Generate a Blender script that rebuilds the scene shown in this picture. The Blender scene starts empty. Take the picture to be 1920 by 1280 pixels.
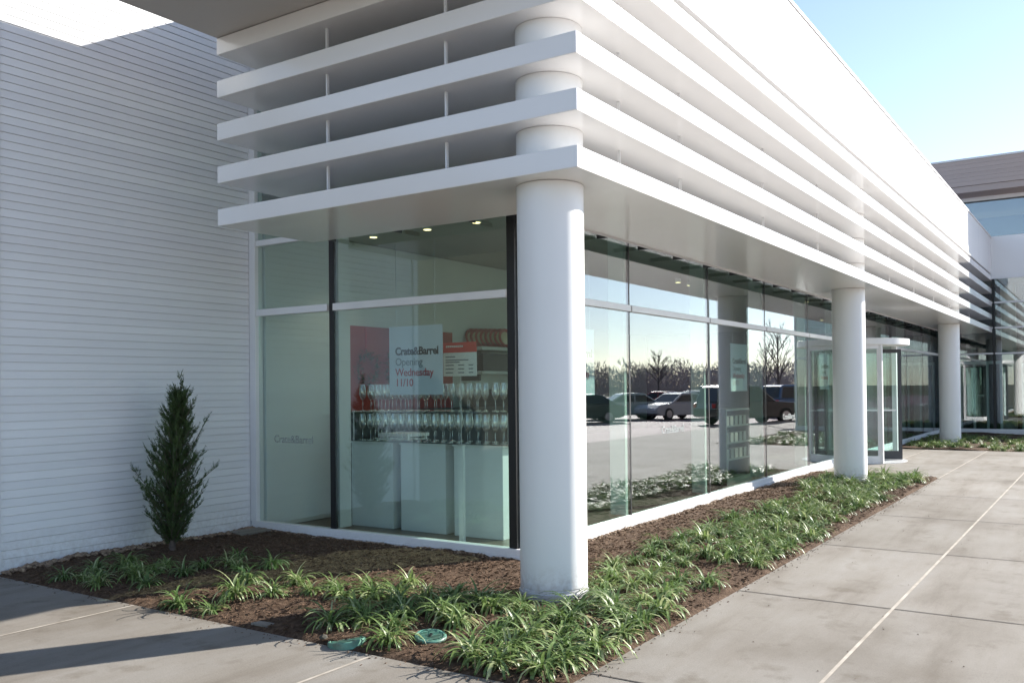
import bpy, math, random
from mathutils import Vector, Matrix, noise
R = math.radians
sc = bpy.context.scene
col = sc.collection
random.seed(7)

# ------------------------------------------------------------------ camera
CAM = Vector((-6.12675, -3.70258, 1.6))
yaw, pitch, roll = 0.588807, 0.0112776, -0.0102526
F = Vector((math.cos(yaw)*math.cos(pitch), math.sin(yaw)*math.cos(pitch), math.sin(pitch)))
Rt = Vector((math.sin(yaw), -math.cos(yaw), 0)); Up = Rt.cross(F)
R2 = math.cos(roll)*Rt + math.sin(roll)*Up; U2 = -math.sin(roll)*Rt + math.cos(roll)*Up
cd = bpy.data.cameras.new('camera'); cam = bpy.data.objects.new('camera', cd); col.objects.link(cam)
m = Matrix.Identity(4)
for i in range(3):
    m[i][0], m[i][1], m[i][2], m[i][3] = R2[i], U2[i], -F[i], CAM[i]
cam.matrix_world = m
cd.sensor_width = 36.0; cd.lens = 1689.364/1920*36
cd.shift_x = (960-958.4)/1920; cd.shift_y = (706.2-640)/1920
cd.clip_start = 0.05; cd.clip_end = 3000
sc.camera = cam

# ------------------------------------------------------------------ light
AZ, EL = R(31.0), R(25.4)                     # sun: towards +x and -y
S = Vector((math.cos(AZ)*math.cos(EL), -math.sin(AZ)*math.cos(EL), math.sin(EL)))
w = bpy.data.worlds.new('World'); sc.world = w; w.use_nodes = True
nt = w.node_tree; bg = nt.nodes['Background']
sky = nt.nodes.new('ShaderNodeTexSky'); sky.sky_type = 'NISHITA'; sky.sun_disc = False
sky.sun_elevation = EL; sky.sun_rotation = math.atan2(S.x, S.y)
sky.air_density = 0.8; sky.dust_density = 0.15; sky.ozone_density = 2.0
hs = nt.nodes.new('ShaderNodeHueSaturation'); hs.inputs['Saturation'].default_value = 0.84
nt.links.new(sky.outputs[0], hs.inputs['Color']); nt.links.new(hs.outputs[0], bg.inputs[0]); bg.inputs[1].default_value = 0.11
sl = bpy.data.lights.new('sun', 'SUN'); so = bpy.data.objects.new('sun', sl); col.objects.link(so)
sl.energy = 5.0; sl.angle = R(0.53); sl.color = (1, 0.95, 0.88)
so.rotation_euler = (-S).to_track_quat('-Z', 'Y').to_euler(); so.location = (20, -20, 20)
sc.view_settings.view_transform = 'Standard'; sc.view_settings.look = 'None'
sc.view_settings.exposure = 1.27; sc.view_settings.gamma = 1

# ------------------------------------------------------------------ materials
def mat(name, color, rough=.5, metal=0, spec=.5, emit=None):
    mt = bpy.data.materials.new(name); mt.use_nodes = True
    b = mt.node_tree.nodes['Principled BSDF']
    b.inputs['Base Color'].default_value = (*color, 1); b.inputs['Roughness'].default_value = rough
    b.inputs['Metallic'].default_value = metal; b.inputs['Specular IOR Level'].default_value = spec
    if emit:
        b.inputs['Emission Color'].default_value = (*color, 1); b.inputs['Emission Strength'].default_value = emit
    return mt
def N(mt, t, **kw):
    n = mt.node_tree.nodes.new(t)
    for k, v in kw.items(): setattr(n, k, v)
    return n
def L(mt, a, b): mt.node_tree.links.new(a, b)
def bsdf(mt): return mt.node_tree.nodes['Principled BSDF']
def pos(mt): return N(mt, 'ShaderNodeNewGeometry').outputs['Position']
def tex(mt, scale, detail=4, rough=.55, stretch=None, src=None):
    n = N(mt, 'ShaderNodeTexNoise'); n.inputs['Scale'].default_value = scale
    n.inputs['Detail'].default_value = detail; n.inputs['Roughness'].default_value = rough
    p = src or pos(mt)
    if stretch:
        mp = N(mt, 'ShaderNodeMapping'); mp.inputs['Scale'].default_value = stretch
        L(mt, p, mp.inputs['Vector']); p = mp.outputs[0]
    L(mt, p, n.inputs['Vector']); return n.outputs['Fac']
def ramp(mt, fac, stops):
    r = N(mt, 'ShaderNodeValToRGB'); e = r.color_ramp.elements
    while len(e) < len(stops): e.new(.5)
    for k, (p, c) in enumerate(stops): e[k].position = p; e[k].color = (*c, 1)
    L(mt, fac, r.inputs[0]); return r.outputs[0]
def mul(mt, a, b, fac=1.0, mode='MULTIPLY'):
    n = N(mt, 'ShaderNodeMix', data_type='RGBA', blend_type=mode)
    n.inputs[0].default_value = fac
    L(mt, a, n.inputs[6]); L(mt, b, n.inputs[7]); return n.outputs[2]
def bump(mt, h, strength=.3, dist=.01, prev=None):
    b = N(mt, 'ShaderNodeBump'); b.inputs['Strength'].default_value = strength; b.inputs['Distance'].default_value = dist
    L(mt, h, b.inputs['Height'])
    if prev: L(mt, prev, b.inputs['Normal'])
    return b.outputs[0]
def noisy(name, c1, c2, scale, rough=.5, bs=.0, bd=.005, bscale=60, stretch=None, spec=.5, detail=5):
    mt = mat(name, c1, rough, spec=spec)
    L(mt, ramp(mt, tex(mt, scale, detail, stretch=stretch), [(.3, c1), (.7, c2)]), bsdf(mt).inputs['Base Color'])
    if bs: L(mt, bump(mt, tex(mt, bscale, 4), bs, bd), bsdf(mt).inputs['Normal'])
    return mt

M = {}
M['paint'] = noisy('white_paint', (.77, .77, .755), (.80, .80, .79), 1.2, .42, .04, .002, 9)
M['louver'] = noisy('white_louver_panel', (.80, .79, .775), (.84, .83, .815), .8, .17, .02, .003, 1.5, spec=.6)
M['frame'] = noisy('white_frame_paint', (.72, .72, .72), (.77, .77, .77), 3, .38)
M['siding'] = noisy('white_siding_paint', (.78, .785, .79), (.83, .835, .84), .9, .5, .06, .002, 14, stretch=(.25, 1, 4))
M['panel'] = noisy('white_parapet_panel', (.76, .76, .755), (.80, .80, .795), .7, .45, .03, .003, 2)
M['coping'] = mat('grey_coping', (.55, .55, .55), .4)
M['soffit'] = noisy('soffit_board', (.50, .475, .44), (.54, .51, .475), .5, .5)
M['black'] = mat('black_gasket', (.012, .013, .014), .4)
M['darkmetal'] = mat('dark_metal', (.05, .05, .055), .4)
M['intwhite'] = noisy('interior_white', (.62, .65, .63), (.66, .69, .67), .6, .6)
M['ceil'] = mat('interior_ceiling_paint', (.42, .41, .38), .8)
M['intfloor'] = noisy('interior_wood_floor', (.17, .135, .105), (.23, .19, .15), 2.2, .4, stretch=(1, 9, 1))
M['red'] = noisy('red_panel', (.30, .025, .022), (.36, .035, .028), 2, .6)
M['redglaze'] = mat('red_glaze', (.36, .03, .018), .25)
M['cream'] = mat('cream_glaze', (.72, .62, .42), .3)
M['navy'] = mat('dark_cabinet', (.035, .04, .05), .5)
M['pedestal'] = noisy('white_laminate', (.76, .78, .79), (.80, .82, .82), 1.3, .45)
M['paper'] = mat('poster_board', (.62, .66, .72), .6)
M['paperwhite'] = mat('white_card', (.80, .82, .80), .6)
M['ink'] = mat('black_ink', (.03, .03, .04), .6)
M['greyink'] = mat('grey_ink', (.20, .22, .25), .6)
M['redink'] = mat('red_ink', (.45, .02, .03), .6)
M['signred'] = mat('sign_red', (.62, .03, .02), .45)
M['frost'] = mat('frosted_white_film', (.34, .37, .37), .6)
M['frostgrey'] = mat('frosted_grey_film', (.27, .30, .30), .6)
M['rack'] = mat('rack_grey_green', (.045, .052, .05), .6)
M['kraft'] = mat('kraft_lampshade', (.45, .30, .17), .7)
M['lens'] = mat('lit_lamp_lens', (1, .80, .42), .5, emit=1.6)
M['taupe'] = noisy('taupe_planks', (.34, .275, .25), (.39, .315, .285), .7, .55, stretch=(1, .15, 9))
M['asphalt'] = noisy('asphalt', (.27, .195, .195), (.38, .285, .285), .35, .72, .3, .01, 60, spec=.28)
M['earth'] = noisy('dry_grass_earth', (.10, .085, .05), (.16, .14, .075), .06, .95)
M['line'] = mat('road_paint', (.72, .72, .70), .6)
M['tan'] = noisy('olive_masonry', (.055, .05, .038), (.075, .068, .05), 1.5, .8)
M['stone'] = mat('tan_stone', (.42, .31, .21), .85)
M['stonec'] = M['stone']
_o = N(M['stone'], 'ShaderNodeVertexColor') if False else None
L(M['stone'], ramp(M['stone'], tex(M['stone'], 26, 2), [(.25, (.09, .06, .045)), (.5, (.24, .165, .11)), (.75, (.44, .33, .22))]), bsdf(M['stone']).inputs['Base Color'])
M['trunk'] = noisy('bark', (.07, .05, .04), (.13, .10, .08), 14, .9, .5, .01, 60)
M['twig'] = noisy('bare_twigs', (.085, .068, .068), (.125, .10, .095), .5, .95)
M['woods'] = noisy('winter_woods', (.26, .225, .25), (.38, .32, .32), .08, .95)  # twigs lightened to purple grey, distance haze put into the colour
M['lid'] = noisy('green_plastic', (.10, .13, .09), (.13, .36, .27), 14, .45, .1, .002, 70)
M['tyre'] = mat('tyre_rubber', (.02, .02, .02), .8)
M['rim'] = mat('alloy_rim', (.5, .5, .52), .3, .8)
M['carglass'] = mat('car_glass', (.02, .025, .03), .06)
M['headlamp'] = mat('headlamp_lens', (.75, .77, .8), .12)
M['taillamp'] = mat('tail_lamp_lens', (.4, .02, .02), .15)

def dirty(mt, base_z, height, tint, amount):
    # soil splashed on the foot of painted surfaces
    b = bsdf(mt); old = b.inputs['Base Color'].links[0].from_socket
    sp = N(mt, 'ShaderNodeSeparateXYZ'); L(mt, pos(mt), sp.inputs[0])
    mr = N(mt, 'ShaderNodeMapRange'); mr.inputs['From Min'].default_value = base_z; mr.inputs['From Max'].default_value = base_z+height
    mr.inputs['To Min'].default_value = 1; mr.inputs['To Max'].default_value = 0; L(mt, sp.outputs['Z'], mr.inputs['Value'])
    n = tex(mt, 22, 5, .65); st = N(mt, 'ShaderNodeMapRange'); st.inputs['From Min'].default_value = .38; st.inputs['From Max'].default_value = .68; L(mt, n, st.inputs['Value'])
    m1 = N(mt, 'ShaderNodeMath', operation='MULTIPLY'); L(mt, mr.outputs[0], m1.inputs[0]); L(mt, st.outputs[0], m1.inputs[1])
    m2 = N(mt, 'ShaderNodeMath', operation='MULTIPLY', use_clamp=True); L(mt, m1.outputs[0], m2.inputs[0]); m2.inputs[1].default_value = amount
    mx = N(mt, 'ShaderNodeMix', data_type='RGBA'); L(mt, m2.outputs[0], mx.inputs[0]); L(mt, old, mx.inputs[6]); mx.inputs[7].default_value = (*tint, 1)
    L(mt, mx.outputs[2], b.inputs['Base Color'])
M['columnpaint'] = noisy('column_paint', (.77, .77, .755), (.80, .80, .79), 1.2, .42, .05, .002, 9)
dirty(M['columnpaint'], -.05, .30, (.42, .35, .29), .8)
_m = M['siding']; _sp = N(_m, 'ShaderNodeSeparateXYZ'); L(_m, pos(_m), _sp.inputs[0])
_q = N(_m, 'ShaderNodeMath', operation='MULTIPLY_ADD'); _q.inputs[1].default_value = 1/.0787; _q.inputs[2].default_value = 10-.07/.0787; L(_m, _sp.outputs['Z'], _q.inputs[0])
_f = N(_m, 'ShaderNodeMath', operation='FLOOR'); L(_m, _q.outputs[0], _f.inputs[0])
_w = N(_m, 'ShaderNodeTexWhiteNoise', noise_dimensions='1D'); L(_m, _f.outputs[0], _w.inputs['W'])
L(_m, mul(_m, bsdf(_m).inputs['Base Color'].links[0].from_socket, ramp(_m, _w.outputs[0], [(0, (.96, .96, .965)), (1, (1.03, 1.03, 1.03))])), bsdf(_m).inputs['Base Color'])
dirty(M['siding'], -.05, .42, (.45, .40, .36), .55)
dirty(M['frame'], -.12, .16, (.42, .36, .30), .7)
def concrete():
    mt = mat('broom_concrete', (.35, .33, .31), .78, spec=.35)
    big = ramp(mt, tex(mt, .55, 6, .6), [(.28, (.158, .137, .110)), (.48, (.236, .216, .189)), (.72, (.292, .276, .250))])
    streak = ramp(mt, tex(mt, 1.3, 6, .65, stretch=(.32, 2.0, 1)), [(.30, (.70, .66, .61)), (.46, (.93, .91, .88)), (.62, (1.03, 1.03, 1.03))])
    spots = ramp(mt, tex(mt, 3.2, 5, .6), [(.28, (.58, .53, .46)), (.44, (1, 1, 1))])
    grain = ramp(mt, tex(mt, 120, 4, .7), [(.25, (.78, .78, .78)), (.5, (1, 1, 1)), (.75, (1.12, 1.12, 1.12))])
    fleck = ramp(mt, tex(mt, 48, 2, .5), [(.24, (.70, .66, .60)), (.31, (1, 1, 1))])
    c = mul(mt, mul(mt, mul(mt, mul(mt, big, streak), spots, .75), grain), fleck, .7)
    # every slab was poured a little lighter or darker
    mp = N(mt, 'ShaderNodeVectorMath', operation='MULTIPLY_ADD'); mp.inputs[1].default_value = (1/2.48, 1/2.48, 0); mp.inputs[2].default_value = (-.383+100, .94+100, .5)
    L(mt, pos(mt), mp.inputs[0])
    fl = N(mt, 'ShaderNodeVectorMath', operation='FLOOR'); L(mt, mp.outputs[0], fl.inputs[0])
    wn = N(mt, 'ShaderNodeTexWhiteNoise'); L(mt, fl.outputs[0], wn.inputs[0])
    c = mul(mt, c, ramp(mt, wn.outputs[0], [(0, (.90, .895, .88)), (1, (1.05, 1.05, 1.05))]))
    L(mt, c, bsdf(mt).inputs['Base Color'])
    h = tex(mt, 220, 3, .6, stretch=(1, .25, 1))
    L(mt, bump(mt, h, .35, .004), bsdf(mt).inputs['Normal'])
    return mt
M['concrete'] = concrete()
M['joint'] = noisy('pale_caulk', (.30, .26, .21), (.50, .45, .38), 7, .8)
M['cut'] = noisy('dark_saw_cut', (.035, .03, .026), (.10, .085, .07), 6, .9)

def mulch(name, chips=False):
    mt = mat(name, (.1, .05, .03), .95, spec=.15)
    n = tex(mt, 34 if chips else 22, 5, .7)
    L(mt, ramp(mt, n, [(.25, (.040, .023, .014)), (.5, (.108, .069, .045)), (.72, (.215, .145, .098))] if not chips else
               [(.2, (.06, .033, .020)), (.5, (.160, .102, .066)), (.8, (.34, .24, .17))]), bsdf(mt).inputs['Base Color'])
    L(mt, bump(mt, tex(mt, 55, 6, .75), .9, .03), bsdf(mt).inputs['Normal'])
    return mt
M['mulch'] = mulch('bark_mulch'); M['chips'] = mulch('bark_chips', True)

def leafmat(name, c1, c2, scale, rough, trans=.25):
    mt = mat(name, c1, rough)
    oi = N(mt, 'ShaderNodeObjectInfo')
    c = ramp(mt, tex(mt, scale, 2), [(.3, c1), (.7, c2)])
    v = ramp(mt, oi.outputs['Random'], [(0, (.72, .8, .7)), (1, (1.25, 1.18, 1.1))])
    c = mul(mt, c, v)
    L(mt, c, bsdf(mt).inputs['Base Color'])
    tr = N(mt, 'ShaderNodeBsdfTranslucent'); mx = N(mt, 'ShaderNodeMixShader'); mx.inputs[0].default_value = trans
    L(mt, c, tr.inputs[0]); out = mt.node_tree.nodes['Material Output']
    L(mt, bsdf(mt).outputs[0], mx.inputs[1]); L(mt, tr.outputs[0], mx.inputs[2]); L(mt, mx.outputs[0], out.inputs[0])
    return mt
M['liriope'] = leafmat('strap_leaf_green', (.090, .160, .045), (.215, .300, .110), 30, .42, .30)
M['liriopel'] = leafmat('strap_leaf_pale', (.30, .36, .17), (.45, .50, .30), 30, .42, .3)
M['dryleaf'] = mat('dry_strap_leaf', (.34, .26, .13), .7)
M['cedar'] = leafmat('cedar_spray_green', (.026, .050, .015), (.070, .112, .032), 16, .6, .15)

def glassmat(name, tint, f0=.05, gain=1.0, coat=(1, 1, 1), wave=.025):
    mt = bpy.data.materials.new(name); mt.use_nodes = True; t = mt.node_tree; t.nodes.clear()
    out = N(mt, 'ShaderNodeOutputMaterial'); mx = N(mt, 'ShaderNodeMixShader')
    tr = N(mt, 'ShaderNodeBsdfTransparent'); tr.inputs[0].default_value = (*tint, 1)
    gl = N(mt, 'ShaderNodeBsdfGlossy'); gl.inputs['Roughness'].default_value = 0.0; gl.inputs[0].default_value = (*coat, 1)
    g = N(mt, 'ShaderNodeNewGeometry')
    d = N(mt, 'ShaderNodeVectorMath', operation='DOT_PRODUCT'); L(mt, g.outputs['Incoming'], d.inputs[0]); L(mt, g.outputs['Normal'], d.inputs[1])
    a = N(mt, 'ShaderNodeMath', operation='ABSOLUTE'); L(mt, d.outputs['Value'], a.inputs[0])
    s = N(mt, 'ShaderNodeMath', operation='SUBTRACT'); s.inputs[0].default_value = 1; L(mt, a.outputs[0], s.inputs[1])
    p = N(mt, 'ShaderNodeMath', operation='POWER'); L(mt, s.outputs[0], p.inputs[0]); p.inputs[1].default_value = 5
    ml = N(mt, 'ShaderNodeMath', operation='MULTIPLY_ADD', use_clamp=True); L(mt, p.outputs[0], ml.inputs[0])
    ml.inputs[1].default_value = (1-f0)*gain; ml.inputs[2].default_value = f0*gain
    bn = bump(mt, tex(mt, .55, 1, .4), wave, .02)
    L(mt, bn, gl.inputs['Normal'])
    L(mt, ml.outputs[0], mx.inputs[0]); L(mt, tr.outputs[0], mx.inputs[1]); L(mt, gl.outputs[0], mx.inputs[2]); L(mt, mx.outputs[0], out.inputs[0])
    return mt
M['glass'] = glassmat('storefront_glass', (.78, .875, .835), .145, 1.0, (.95, .93, .98))
M['sideglass'] = glassmat('side_window_glass', (.87, .935, .91), .125, 1.0, (.90, .96, 1.0))
M['doorglass'] = glassmat('door_glass', (.84, .93, .91), .07)
M['wineglass'] = glassmat('wine_glass_crystal', (.90, .92, .92), .09, 3.2)

# ------------------------------------------------------------------ mesh helpers
class MB:
    def __init__(s): s.v = []; s.f = []
    def box(s, x0, x1, y0, y1, z0, z1):
        b = len(s.v)
        s.v += [(x, y, z) for z in (z0, z1) for x, y in ((x0, y0), (x1, y0), (x1, y1), (x0, y1))]
        s.f += [tuple(b+i for i in f) for f in ((3, 2, 1, 0), (4, 5, 6, 7), (0, 1, 5, 4), (1, 2, 6, 5), (2, 3, 7, 6), (3, 0, 4, 7))]
        return s
    def prism(s, pts, z0, z1):
        b = len(s.v); n = len(pts)
        s.v += [(x, y, z0) for x, y in pts] + [(x, y, z1) for x, y in pts]
        s.f += [tuple(b+n-1-i for i in range(n)), tuple(b+n+i for i in range(n))]
        s.f += [(b+i, b+(i+1) % n, b+n+(i+1) % n, b+n+i) for i in range(n)]
        return s
    def face(s, pts):
        b = len(s.v); s.v += [tuple(p) for p in pts]; s.f.append(tuple(range(b, b+len(pts)))); return s
    def tube(s, pts, radii, n=8, cap=True):
        rings = []
        for i, p in enumerate(pts):
            p = Vector(p)
            d = (Vector(pts[min(i+1, len(pts)-1)]) - Vector(pts[max(i-1, 0)])).normalized()
            u = d.cross(Vector((0, 0, 1)) if abs(d.z) < .9 else Vector((1, 0, 0))).normalized(); v = d.cross(u)
            b = len(s.v); rings.append(b)
            s.v += [tuple(p + (u*math.cos(2*math.pi*k/n) + v*math.sin(2*math.pi*k/n))*radii[i]) for k in range(n)]
        for a, b in zip(rings, rings[1:]):
            s.f += [(a+k, a+(k+1) % n, b+(k+1) % n, b+k) for k in range(n)]
        if cap: s.f += [tuple(rings[0]+n-1-k for k in range(n)), tuple(rings[-1]+k for k in range(n))]
        return s
    def lathe(s, prof, c=(0, 0, 0), n=24, cap=True):
        rings = []
        for r, z in prof:
            b = len(s.v); rings.append(b)
            s.v += [(c[0]+r*math.cos(2*math.pi*k/n), c[1]+r*math.sin(2*math.pi*k/n), c[2]+z) for k in range(n)]
        for a, b in zip(rings, rings[1:]):
            s.f += [(a+k, a+(k+1) % n, b+(k+1) % n, b+k) for k in range(n)]
        if cap: s.f += [tuple(rings[0]+n-1-k for k in range(n)), tuple(rings[-1]+k for k in range(n))]
        return s
    def build(s, name, mt, parent=None, at=None, smooth=False, bevel=0):
        o0 = Vector(at) if at is not None else (root_loc(parent) if parent else Vector((0, 0, 0)))
        me = bpy.data.meshes.new(name); me.from_pydata([tuple(Vector(v)-o0) for v in s.v], [], s.f)
        me.materials.append(M[mt] if isinstance(mt, str) else mt)
        if smooth:
            me.polygons.foreach_set('use_smooth', [True]*len(me.polygons))
            try: me.set_sharp_from_angle(angle=R(40))
            except Exception: pass
        me.update()
        o = bpy.data.objects.new(name, me); col.objects.link(o)
        if parent: o.parent = parent
        elif at is not None: o.location = o0
        if bevel:
            b = o.modifiers.new('bevel', 'BEVEL'); b.width = bevel; b.segments = 2; b.limit_method = 'ANGLE'
        return o
def root_loc(o):
    while o.parent: o = o.parent
    return o.location.copy()
def tag(o, label=None, cat=None, group=None, kind=None):
    if label: o['label'] = label
    if cat: o['category'] = cat
    if group: o['group'] = group
    if kind: o['kind'] = kind
    return o
def thing(name, loc, label, cat, group=None):
    o = bpy.data.objects.new(name, None); col.objects.link(o); o.location = loc; o.empty_display_size = .2
    return tag(o, label, cat, group)
def copy_tree(o, parent=None):
    c = o.copy(); col.objects.link(c); c.parent = parent
    for ch in list(o.children): copy_tree(ch, c)
    return c
def text_mesh(name, s, size, origin, right, up, mt, parent, depth=.0015, bold=0.0, align='LEFT'):
    cu = bpy.data.curves.new('lettering', 'FONT'); cu.body = s; cu.size = size; cu.extrude = depth; cu.offset = bold; cu.align_x = align
    cu.space_character = .95; cu.resolution_u = 3
    ob = bpy.data.objects.new('lettering', cu); col.objects.link(ob)
    dg = bpy.context.evaluated_depsgraph_get()
    me = bpy.data.meshes.new_from_object(ob.evaluated_get(dg)); bpy.data.objects.remove(ob)
    r, u = Vector(right), Vector(up); n = r.cross(u); o0 = Vector(origin)-root_loc(parent)
    for v in me.vertices: v.co = o0 + r*v.co.x + u*v.co.y + n*v.co.z
    me.materials.clear(); me.materials.append(M[mt])
    o = bpy.data.objects.new(name, me); col.objects.link(o); o.parent = parent
    return o

GX, GY, D = 1.074, 1.014, 4.785          # window planes and the siding wall
ZB, TH, DZ = 3.186, 0.1625, 0.4158       # louvre shelves
LX, LY, LEND = -.447, -.504, 3.496
SP = [0.0, 9.70, 20.92]                  # columns
XE = 26.5                                # wing wall
ZS = -.06                                # pavement level

# ------------------------------------------------------------------ ground and paving
g = MB(); g.face([(-700, -700, -.26), (700, -700, -.26), (700, 700, -.26), (-700, 700, -.26)])
tag(g.build('ground', 'earth'), kind='structure')
g = MB(); g.face([(-80, -62, -.21), (140, -62, -.21), (140, -7.15, -.21), (-80, -7.15, -.21)])
tag(g.build('parking_lot', 'asphalt'), kind='structure')
rects = [(-14, 60, -7.0, -3.72), (-14, 18.3, -3.72, -1.16), (-14, -1.93, -1.16, 4.70), (-14, -1.93, 4.70, 16), (11.0, 18.3, -1.16, 1.0)]
g = MB()
for x0, x1, y0, y1 in rects: g.face([(x0, y0, ZS), (x1, y0, ZS), (x1, y1, ZS), (x0, y1, ZS)])
tag(g.build('pavement', 'concrete'), kind='structure')
g = MB().box(-14, 60, -7.15, -7.0, -.4, ZS+.001)
tag(g.build('kerb', 'concrete', bevel=.012), kind='structure')
g = MB()
def strip(mb, x0, x1, y0, y1, z): mb.face([(x0, y0, z), (x1, y0, z), (x1, y1, z), (x0, y1, z)])
strip(g, -14, 60, -2.342, -2.320, ZS+.003)
strip(g, 11.0, 18.3, -1.172, -1.152, ZS+.003)
for y in (.15, 2.63): strip(g, -14, -1.94, y-.011, y+.011, ZS+.003)
strip(g, 11.0, 18.3, .14, .16, ZS+.003)
tag(g.build('pale_pavement_joints', 'joint'), kind='structure')
g = MB()
for k in range(-5, 14):
    x = .95+2.48*k
    for y0, y1 in ((-2.318, -1.165), (-4.8, -2.344), (-7, -4.81)):
        if y1 > -3 and x > 18.3: continue
        strip(g, x-.0075, x+.0075, y0, y1, ZS+.003)
    if 11.1 < x < 18.2: strip(g, x-.005, x+.005, -1.15, .13, ZS+.003)
strip(g, -14, 60, -4.81, -4.80, ZS+.003)
for k in range(-4, 0):
    x = -1.93+2.48*k
    for y0, y1 in ((-1.16, .135), (.165, 2.615), (2.645, 4.9)): strip(g, x-.005, x+.005, y0, y1, ZS+.003)
tag(g.build('dark_pavement_joints', 'cut'), kind='structure')
# parking stall lines
g = MB()
for k in range(-8, 34):
    x = 2.8*k
    for y0 in (-16.0, -36.0): strip(g, x-.06, x+.06, y0-5, y0, -.206)
strip(g, -60, 120, -7.75, -7.2, -.205)
tag(g.build('parking_stall_lines', 'line'), kind='structure')

# planting beds
def soil_z(x, y):
    z = -.045 + .028*noise.noise(Vector((x*1.3, y*1.3, 0))) + .016*noise.noise(Vector((x*5, y*5, 3))) + .009*noise.noise(Vector((x*14, y*14, 7)))
    e = min(max(x+1.92, 0), max(y+1.16, 0))
    z += .02*min(1, e/.5)
    return z if e > .03 else min(z, ZS-.01)
def bed(name, x0, x1, y0, y1, step, skip=None):
    nx, ny = int((x1-x0)/step), int((y1-y0)/step); mb = MB(); idx = {}
    for i in range(nx+1):
        for j in range(ny+1):
            x, y = x0+(x1-x0)*i/nx, y0+(y1-y0)*j/ny
            idx[i, j] = len(mb.v); mb.v.append((x, y, soil_z(x, y)))
    for i in range(nx):
        for j in range(ny):
            if skip and skip(x0+(x1-x0)*(i+.5)/nx, y0+(y1-y0)*(j+.5)/ny): continue
            mb.f.append((idx[i, j], idx[i+1, j], idx[i+1, j+1], idx[i, j+1]))
    return tag(mb.build(name, 'mulch', smooth=True), kind='structure')
bed('mulch_bed', -1.925, 11.0, -1.16, 4.78, .045, lambda x, y: y > 1.06 and x > 1.12)
bed('entrance_mulch_bed', 18.3, 26.5, -3.72, 1.05, .12)

def in_bed(x, y): return (-1.9 < x < 10.95 and -1.13 < y < .98) or (-1.9 < x < 1.0 and .9 < y < 4.7)
def chip_mesh(n, box, rng, s0, s1):
    mb = MB()
    while n:
        x, y = rng.uniform(box[0], box[1]), rng.uniform(box[2], box[3])
        if not in_bed(x, y): continue
        n -= 1
        a, t = rng.uniform(0, 6.28), rng.uniform(-.5, .5); l, wd = rng.uniform(s0, s1), rng.uniform(.003, .009)
        d = Vector((math.cos(a)*math.cos(t), math.sin(a)*math.cos(t), math.sin(t))); p = Vector((-d.y, d.x, rng.uniform(-.5, .5))).normalized()
        c = Vector((x, y, soil_z(x, y)+rng.uniform(0, .012)))
        q = d.cross(p)*.003
        b = len(mb.v); mb.v += [tuple(c-d*l), tuple(c+p*wd+q), tuple(c+d*l*rng.uniform(.5, 1)), tuple(c-p*wd+q), tuple(c-q*2)]
        mb.f += [(b, b+1, b+2, b+3), (b, b+4, b+1), (b+1, b+4, b+2), (b+2, b+4, b+3), (b+3, b+4, b)]
    return mb
rng = random.Random(3)
mb = chip_mesh(9000, (-1.9, 2.5, -1.15, 4.7), rng, .012, .040)
m2 = chip_mesh(6000, (2.5, 11, -1.15, 1), rng, .015, .045)
b = len(mb.v); mb.v += m2.v; mb.f += [tuple(b+i for i in f) for f in m2.f]
def spill(n, f, sz):
    for _ in range(n):
        x, y = f(); a = rng.uniform(0, 6.28); l, wd = sz*rng.uniform(.5, 1.3), sz*.28
        d = Vector((math.cos(a), math.sin(a), 0)); p = Vector((-d.y, d.x, 0)); c = Vector((x, y, ZS+.002))
        b = len(mb.v); mb.v += [tuple(c-d*l), tuple(c+p*wd), tuple(c+d*l), tuple(c-p*wd), tuple(c+Vector((0, 0, .006)))]
        mb.f += [(b, b+1, b+4), (b+1, b+2, b+4), (b+2, b+3, b+4), (b+3, b, b+4)]
spill(340, lambda: (rng.uniform(-1.9, 10.9), -1.165-abs(rng.gauss(0, .05))), .010)
spill(170, lambda: (-1.93-abs(rng.gauss(0, .06)), rng.uniform(-1.2, 4.7)), .010)
spill(120, lambda: (rng.uniform(-5, 11), rng.uniform(-3.8, -1.2)), .006)
tag(mb.build('loose_bark_chips', 'chips'), 'reddish brown bark chips scattered over the planting bed', 'mulch', kind='stuff')

ICO = [(0, 0, -1), (.72, -.53, -.45), (-.28, -.85, -.45), (-.89, 0, -.45), (-.28, .85, -.45), (.72, .53, -.45), (.28, -.85, .45), (-.72, -.53, .45), (-.72, .53, .45), (.28, .85, .45), (.89, 0, .45), (0, 0, 1)]
ICF = [(0, 1, 2), (1, 0, 5), (0, 2, 3), (0, 3, 4), (0, 4, 5), (1, 5, 10), (2, 1, 6), (3, 2, 7), (4, 3, 8), (5, 4, 9), (1, 10, 6), (2, 6, 7), (3, 7, 8), (4, 8, 9), (5, 9, 10), (6, 10, 11), (7, 6, 11), (8, 7, 11), (9, 8, 11), (10, 9, 11)]
def stone(mb, x, y, z, r, rng):
    b = len(mb.v); a = rng.uniform(0, 6.28); sx, sy, sz = rng.uniform(.7, 1.4), rng.uniform(.7, 1.2), rng.uniform(.45, .8)
    for p in ICO:
        k = r*rng.uniform(.8, 1.15); px, py = p[0]*sx*k, p[1]*sy*k
        mb.v.append((x+px*math.cos(a)-py*math.sin(a), y+px*math.sin(a)+py*math.cos(a), z+p[2]*sz*k))
    mb.f += [tuple(b+i for i in f) for f in ICF]
mb = MB()
for k in range(420):
    x, y = rng.uniform(-1.85, .98), D-.03-abs(rng.gauss(0, .07)); stone(mb, x, y, soil_z(x, y)+.012, rng.uniform(.014, .036), rng)
for k in range(900):
    x, y = rng.uniform(1.2, 11), GY-.08-abs(rng.gauss(0, .035)); stone(mb, x, y, soil_z(x, y)+.006, rng.uniform(.009, .022), rng)
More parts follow.
